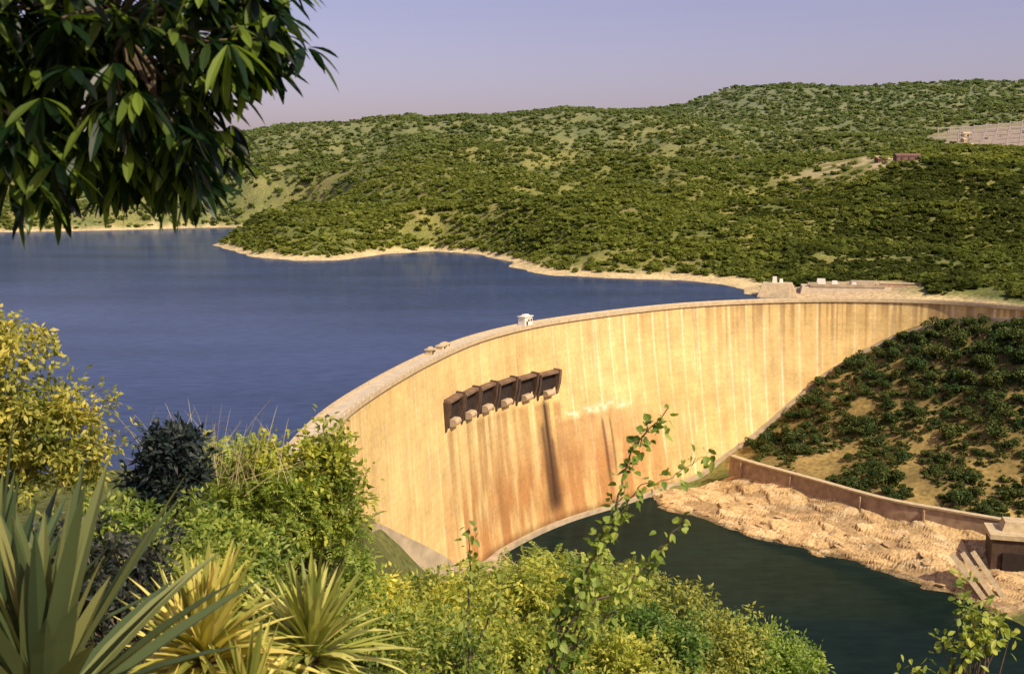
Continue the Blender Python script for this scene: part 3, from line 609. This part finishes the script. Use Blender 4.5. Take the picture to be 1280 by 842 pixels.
shrub('shrub',-2.4,15.5,[(-3.9,15,83.4,.6,.5,.7),(-3.3,15.2,82.7,.9,.5,.6),(-2.5,15,82.3,.65,.6,.5),(-2.8,15,82.9,.4,.5,.4)],290,42,.10,.045,G_yg,'leafy green shrub below the feathery bush','shrub',.25,seed=6)
shrub('shrub',-.9,17.5,[(-1.1,17.5,80.95,1.2,.8,.5),(.2,17.8,80.8,.9,.7,.55),(-2.3,17,81.0,.7,.6,.55),(-.6,17,80.0,1.4,.8,.6)],380,36,.115,.052,G_yg,'yellow-green leafy shrub on the steep slope','shrub',.3,seed=8)
fern('shrub',.6,19,[(.6,19,80.85,.9,.7,.5),(1.5,19,80.7,.8,.7,.45),(.3,18.5,80.95,.5,.5,.4),(-.6,18.6,80.8,.6,.5,.4)],1000,G_yg,'feathery green shrub on the steep slope',9,.55,.07)
shrub('shrub',2.6,20,[(1.9,20,80.1,.9,.8,.6),(3.0,20,79.8,.9,.8,.6),(4.1,20.3,79.1,.8,.8,.5),(3.0,19.5,78.8,1.6,.8,.6)],380,34,.12,.055,G_olv,'rounded olive green shrub above the river','shrub',.32,seed=10)
shrub('shrub',1.9,18,[(2.2,18,80.4,.6,.5,.35),(2.9,18,80.1,.5,.5,.35)],90,34,.11,.055,G_grn,'small fresh green shrub above the river','shrub',.26,seed=19)
shrub('shrub',4.8,21,[(4.8,21,78.7,.8,.8,.5),(5.7,21,78.3,.6,.7,.45)],130,34,.12,.052,G_yg,'small yellow-green shrub above the river','shrub',.3,seed=12)
shrub('shrub',1.0,13,[(.6,13,82.2,.8,.5,.3),(-.3,13,82.3,.7,.5,.35),(1.5,13,81.95,.6,.5,.3),(-1.1,13,82.45,.5,.5,.3)],220,36,.085,.042,G_yg,'low sunny yellow-green shrub on the slope','shrub',.24,seed=15)
shrub('shrub',-1.3,9.5,[(-1.3,9.5,83.8,.6,.4,.35),(-.5,9.8,83.5,.6,.4,.3),(-2.1,9.5,84.1,.6,.4,.4),(-2.9,9.4,84.5,.5,.4,.4)],310,38,.065,.032,G_grn,'leafy green shrub behind the yuccas','shrub',.2,seed=16)
shrub('shrub',-2.6,7.6,[(-2.75,7.6,85.0,.4,.4,.35),(-3.2,7.8,85.1,.5,.4,.45)],110,40,.08,.03,G_drk,'shadowy dark shrub behind the agave','shrub',.16,seed=17)
shrub('shrub',4.0,9.3,[(4.0,9.2,83.95,.2,.25,.2),(3.75,9.1,83.65,.25,.3,.2),(4.25,9.3,84.1,.2,.3,.2),(3.35,9.1,83.65,.06,.1,.3),(4.0,9.2,84.3,.05,.1,.3)],38,13,.085,.045,G_yg,'sparse green broad-leaved sprigs above the water','shrub',.14,prof=LB,mid=True,seed=14)
def rosette(name,x,y,z,n,L,W,m,label,cat_,seed,emin=5,emax=85,lean=(0,0,0),droop=.12):
    r=np.random.RandomState(seed); ph=np.arange(n)*2.39996+r.rand(n)*.6; t=(np.arange(n)+.5)/n; el=np.radians(emin+(emax-emin)*t**.8+r.normal(size=n)*7)
    D=np.stack([np.cos(ph)*np.cos(el),np.sin(ph)*np.cos(el),np.sin(el)],-1)+np.array(lean); N=np.stack([-np.cos(ph)*np.sin(el),-np.sin(ph)*np.sin(el),np.cos(el)],-1)+.15*r.normal(size=(n,3))
    C=np.array([x,y,z])+nrm(D)*.03+np.array([0,0,1.])*(t*.12)[:,None]
    V,F=leafset(C,D,N,L*(.6+.55*r.rand(n)),W*(.75+.5*r.rand(n)),LBL,droop*(1.3-t)*(.3+1.4*r.rand(n)),.4,True)
    z0=tz(x,y); tv,tf=tube([(x,y,z0-.2),(x,y,(z0+z)/2),(x,y,z+.1)],[.07,.06,.06],8)
    plant(name,x,y,label,cat_,[('stem',tv,tf,M_bark),('crown',V,F,m)])
rosette('agave_plant',-1.82,4.0,85.86,64,.98,.09,G_aga,'tall dark green agave with long stiff pointed blades','agave',21,20,86)
rosette('agave_plant',-2.25,4.5,85.8,48,1.0,.09,G_aga,'dark green agave with stiff upright blades','agave',22,25,86)
rosette('yucca_plant',-1.42,4.8,85.74,170,.5,.046,G_yuc,'sunlit yellow-green yucca with narrow pointed blades','yucca',23,-20,85,(.15,0,0),.3)
rosette('yucca_plant',-.98,5.1,85.62,170,.5,.042,G_yuc,'pale yellow-green yucca rosette beside another yucca','yucca',24,-20,85,(.05,0,0),.3)
rosette('yucca_plant',-1.75,5.6,85.35,110,.55,.045,G_yuc,'yellow-green yucca partly hidden by other rosettes','yucca',25,-5,85,(.1,0,0),.3)
rosette('yucca_plant',-1.18,4.6,85.5,150,.45,.04,G_yuc,'low yellow-green yucca rosette with drooping blades','yucca',26,-20,80,(.1,0,0),.35)
rosette('yucca_plant',-1.5,4.3,85.5,120,.42,.038,G_yuc,'low yellow-green yucca rosette beside the agave','yucca',27,-20,80,(.1,0,0),.35)
def vine(paths,seed,label,ls=.06,den=26):
    r=np.random.RandomState(seed); ts=[];C=[];x0,y0=paths[0][0][:2]
    for p,rd in [(q[:-1],q[-1]) for q in paths]:
        P=np.array(p,float); a=np.linspace(0,len(P)-1,40); Q=np.stack([np.interp(a,range(len(P)),P[:,i_]) for i_ in range(3)],-1)+np.cumsum(r.normal(size=(40,3))*.007,0)
        ts.append(tube(Q,np.linspace(rd,rd*.25,40),5)); ln=np.sum(np.linalg.norm(np.diff(P,axis=0),axis=1)); k_=int(ln*den); ii=r.rand(k_)**1.2*39
        c_=np.stack([np.interp(ii,range(40),Q[:,i_]) for i_ in range(3)],-1)+r.normal(size=(k_,3))*.03; C.append(c_)
    C=np.concatenate(C); n=len(C); D=nrm(r.normal(size=(n,3))+np.array([0,0,-.3])); N=nrm(np.array([.3,-.6,.7])+.6*r.normal(size=(n,3)))
    V,F=leafset(C+D*.02,D,N,ls*(.5+.8*r.rand(n)),ls*.85*(.5+.7*r.rand(n)),[(0,.5),(.2,.95),(.5,1),(.8,.5),(1,.06)],.2,.2,True)
    tv,tf=cat(ts); plant('climbing_plant',x0,y0,label,'climbing plant',[('stem',tv,tf,M_bark),('foliage',V,F,G_yg)])
gz0=tz(.2,7)
vine([[(.2,7,gz0),(.28,7,84.9),(.55,7,85.5),(.68,7,85.9),(.80,7,86.3),(1.05,7,86.58),.015],[(.3,7,84.9),(.45,6.9,85.2),(.75,6.9,85.35),(.95,6.9,85.6),(1.2,6.9,85.85),.011],[(.2,7,gz0),(.3,7.1,85.0),(.36,7.1,85.4),.012],[(.62,7,85.7),(.85,7,86.0),(1.15,7,86.15),(1.3,7,86.3),.005],[(.25,7,84.6),(.5,7.05,84.95),(.8,7.05,85.15),(1.0,7,85.5),.01],[(.22,7,84.5),(.3,7,84.8),(.42,7,85.05),(.5,7,85.4),.01],[(.3,7,84.5),(.4,7,84.9),(.5,7,85.3),(.62,7,85.75),.01]],31,'thin climbing plant with small round leaves against the river',.058,70)
vine([[(-.35,7.5,tz(-.35,7.5)),(-.3,7.5,84.6),(-.26,7.5,85.1),(-.3,7.5,85.55),.012],[(-.3,7.5,84.6),(-.15,7.5,84.9),(-.12,7.5,85.2),.009]],32,'short leafy climbing shoot above the slope',.05,70)
def straw(bx,by,z,n,seed,H):
    r=np.random.RandomState(seed); C=np.array([bx,by,z])+r.normal(size=(n,3))*np.array([.35,.2,.05]); D=nrm(np.array([0,0,1.])+r.normal(size=(n,3))*.35)
    V,F=leafset(C,D,rdir(n,r),H*(.5+.6*r.rand(n)),.008,[(0,1),(.3,.9),(.6,.7),(.85,.5),(1,.2)],.25,0)
    o=link('dry_grass_tuft',newmesh('dry_grass_tuft',V-np.array([bx,by,z]),F,[M_straw]),None,(bx,by,z)); tag(o,'thin dry straw-coloured grass stems above the bushes','grass tuft')
straw(-3.9,13,84.4,60,41,1.3); straw(-3.3,13.2,84.3,40,42,1.2)
# big-leaved tree overhead
r=np.random.RandomState(77); cl=[]
for c_,rad,nn in(((-1.66,4.3,88.64),(.76,.8,.28),150),((-1.78,4.3,88.34),(.66,.7,.26),125),((-1.28,4.25,88.18),(.27,.4,.2),40),((-1.02,4.3,88.6),(.2,.3,.2),36),((-1.85,4.3,88.08),(.5,.6,.13),66),((-2.2,4.4,88.6),(.6,.9,.5),100),((-1.7,4.2,89.1),(.8,.9,.3),100)):  # topmost cluster is out of view, added to shade the crown below
    d=nrm(r.normal(size=(nn,3))); rr=(r.rand(nn)**.5)[:,None]*(1+.3*(r.rand(nn,1)<.2)); cl.append(np.array(c_)+d*rr*np.array(rad))
cl=np.concatenate(cl); keep=fbm(cl[:,0]*3.6,cl[:,2]*3.6+cl[:,1]*.6,2,5)>.38; cl=cl[keep]
npl=9; n=len(cl)*npl; ci=np.repeat(np.arange(len(cl)),npl)
ph=np.tile(np.arange(npl)*2*math.pi/npl,len(cl))+r.rand(n)*.6; ctr=np.array([-1.8,4.3,88.5]); ow=nrm(cl-ctr)[ci]
dr_=(.1+.7*r.rand(len(cl)))[ci]
D=nrm(np.stack([np.cos(ph),np.sin(ph),np.full(n,-.1)],-1)+ow*.5+.3*r.normal(size=(n,3))-np.array([0,0,1.])*dr_[:,None]); N=nrm(np.array([0,0,1.])+.35*r.normal(size=(n,3)))
V,F=leafset(cl[ci]+D*.01,D,N,.15*(.6+.6*r.rand(n)),.036*(.8+.4*r.rand(n)),LB,.35*(.4+r.rand(n)),.3,True)
bx,by=-3.3,4.6; z0=tz(bx,by); ts=[tube([(bx,by,z0-.3),(bx+.05,by,86.5),(bx+.1,by,88),(bx+.25,by-.05,89.3)],[.16,.14,.12,.09],10)]
hubs=[np.array(h) for h in((-2.4,4.4,88.7),(-1.9,4.3,88.95),(-1.5,4.3,88.6),(-2.1,4.3,88.3))]; root=np.array([bx+.1,by,88.2])
for h in hubs: ts.append(tube([root,(root+h)/2+np.array([0,0,.08]),h],[.06,.045,.03],7))
for c_ in cl[::2]:
    h=hubs[int(np.argmin([np.linalg.norm(c_-q) for q in hubs]))]; ts.append(tube([h,(h+c_)/2+r.normal(size=3)*.03,c_],[.014,.009,.005],5))
tv,tf=cat(ts); plant('tree',bx,by,'dark overhanging tree with long glossy drooping leaves','tree',[('trunk',tv,tf,M_bark),('crown',V,F,G_big)])
# ------------------------------------------------------------------ light, sky, camera
sund=Vector((.50,-.50,.70)).normalized()
sl=bpy.data.lights.new('sun','SUN'); sl.energy=5.0; sl.angle=math.radians(.5); sl.color=(1,.885,.64); so=bpy.data.objects.new('sun',sl); COL.objects.link(so); so.rotation_euler=sund.to_track_quat('Z','Y').to_euler()
w=bpy.data.worlds.new('World'); scene.world=w; w.use_nodes=True; nt=w.node_tree; bg=nt.nodes['Background']
sky=nt.nodes.new('ShaderNodeTexSky'); sky.sky_type='NISHITA'; sky.sun_disc=False; sky.sun_elevation=math.asin(sund.z); sky.sun_rotation=math.atan2(sund.x,sund.y); sky.dust_density=4.; sky.air_density=1.; sky.altitude=600
mx=nt.nodes.new('ShaderNodeMixRGB'); mx.blend_type='MULTIPLY'; mx.inputs[0].default_value=1; mx.inputs[2].default_value=(1.32,.96,1.1,1)
nt.links.new(sky.outputs[0],mx.inputs[1]); nt.links.new(mx.outputs[0],bg.inputs[0]); bg.inputs[1].default_value=.12
cam=bpy.data.cameras.new('camera'); cam.sensor_width=36; cam.lens=38.6; cam.clip_start=.1; cam.clip_end=20000
cam.dof.use_dof=True; cam.dof.focus_distance=400; cam.dof.aperture_fstop=6.3
co=bpy.data.objects.new('camera',cam); COL.objects.link(co); co.location=(0,0,88); co.rotation_euler=(math.radians(90-8.13),0,0); scene.camera=co
scene.view_settings.view_transform='Standard'; scene.view_settings.look='None'; scene.view_settings.exposure=0
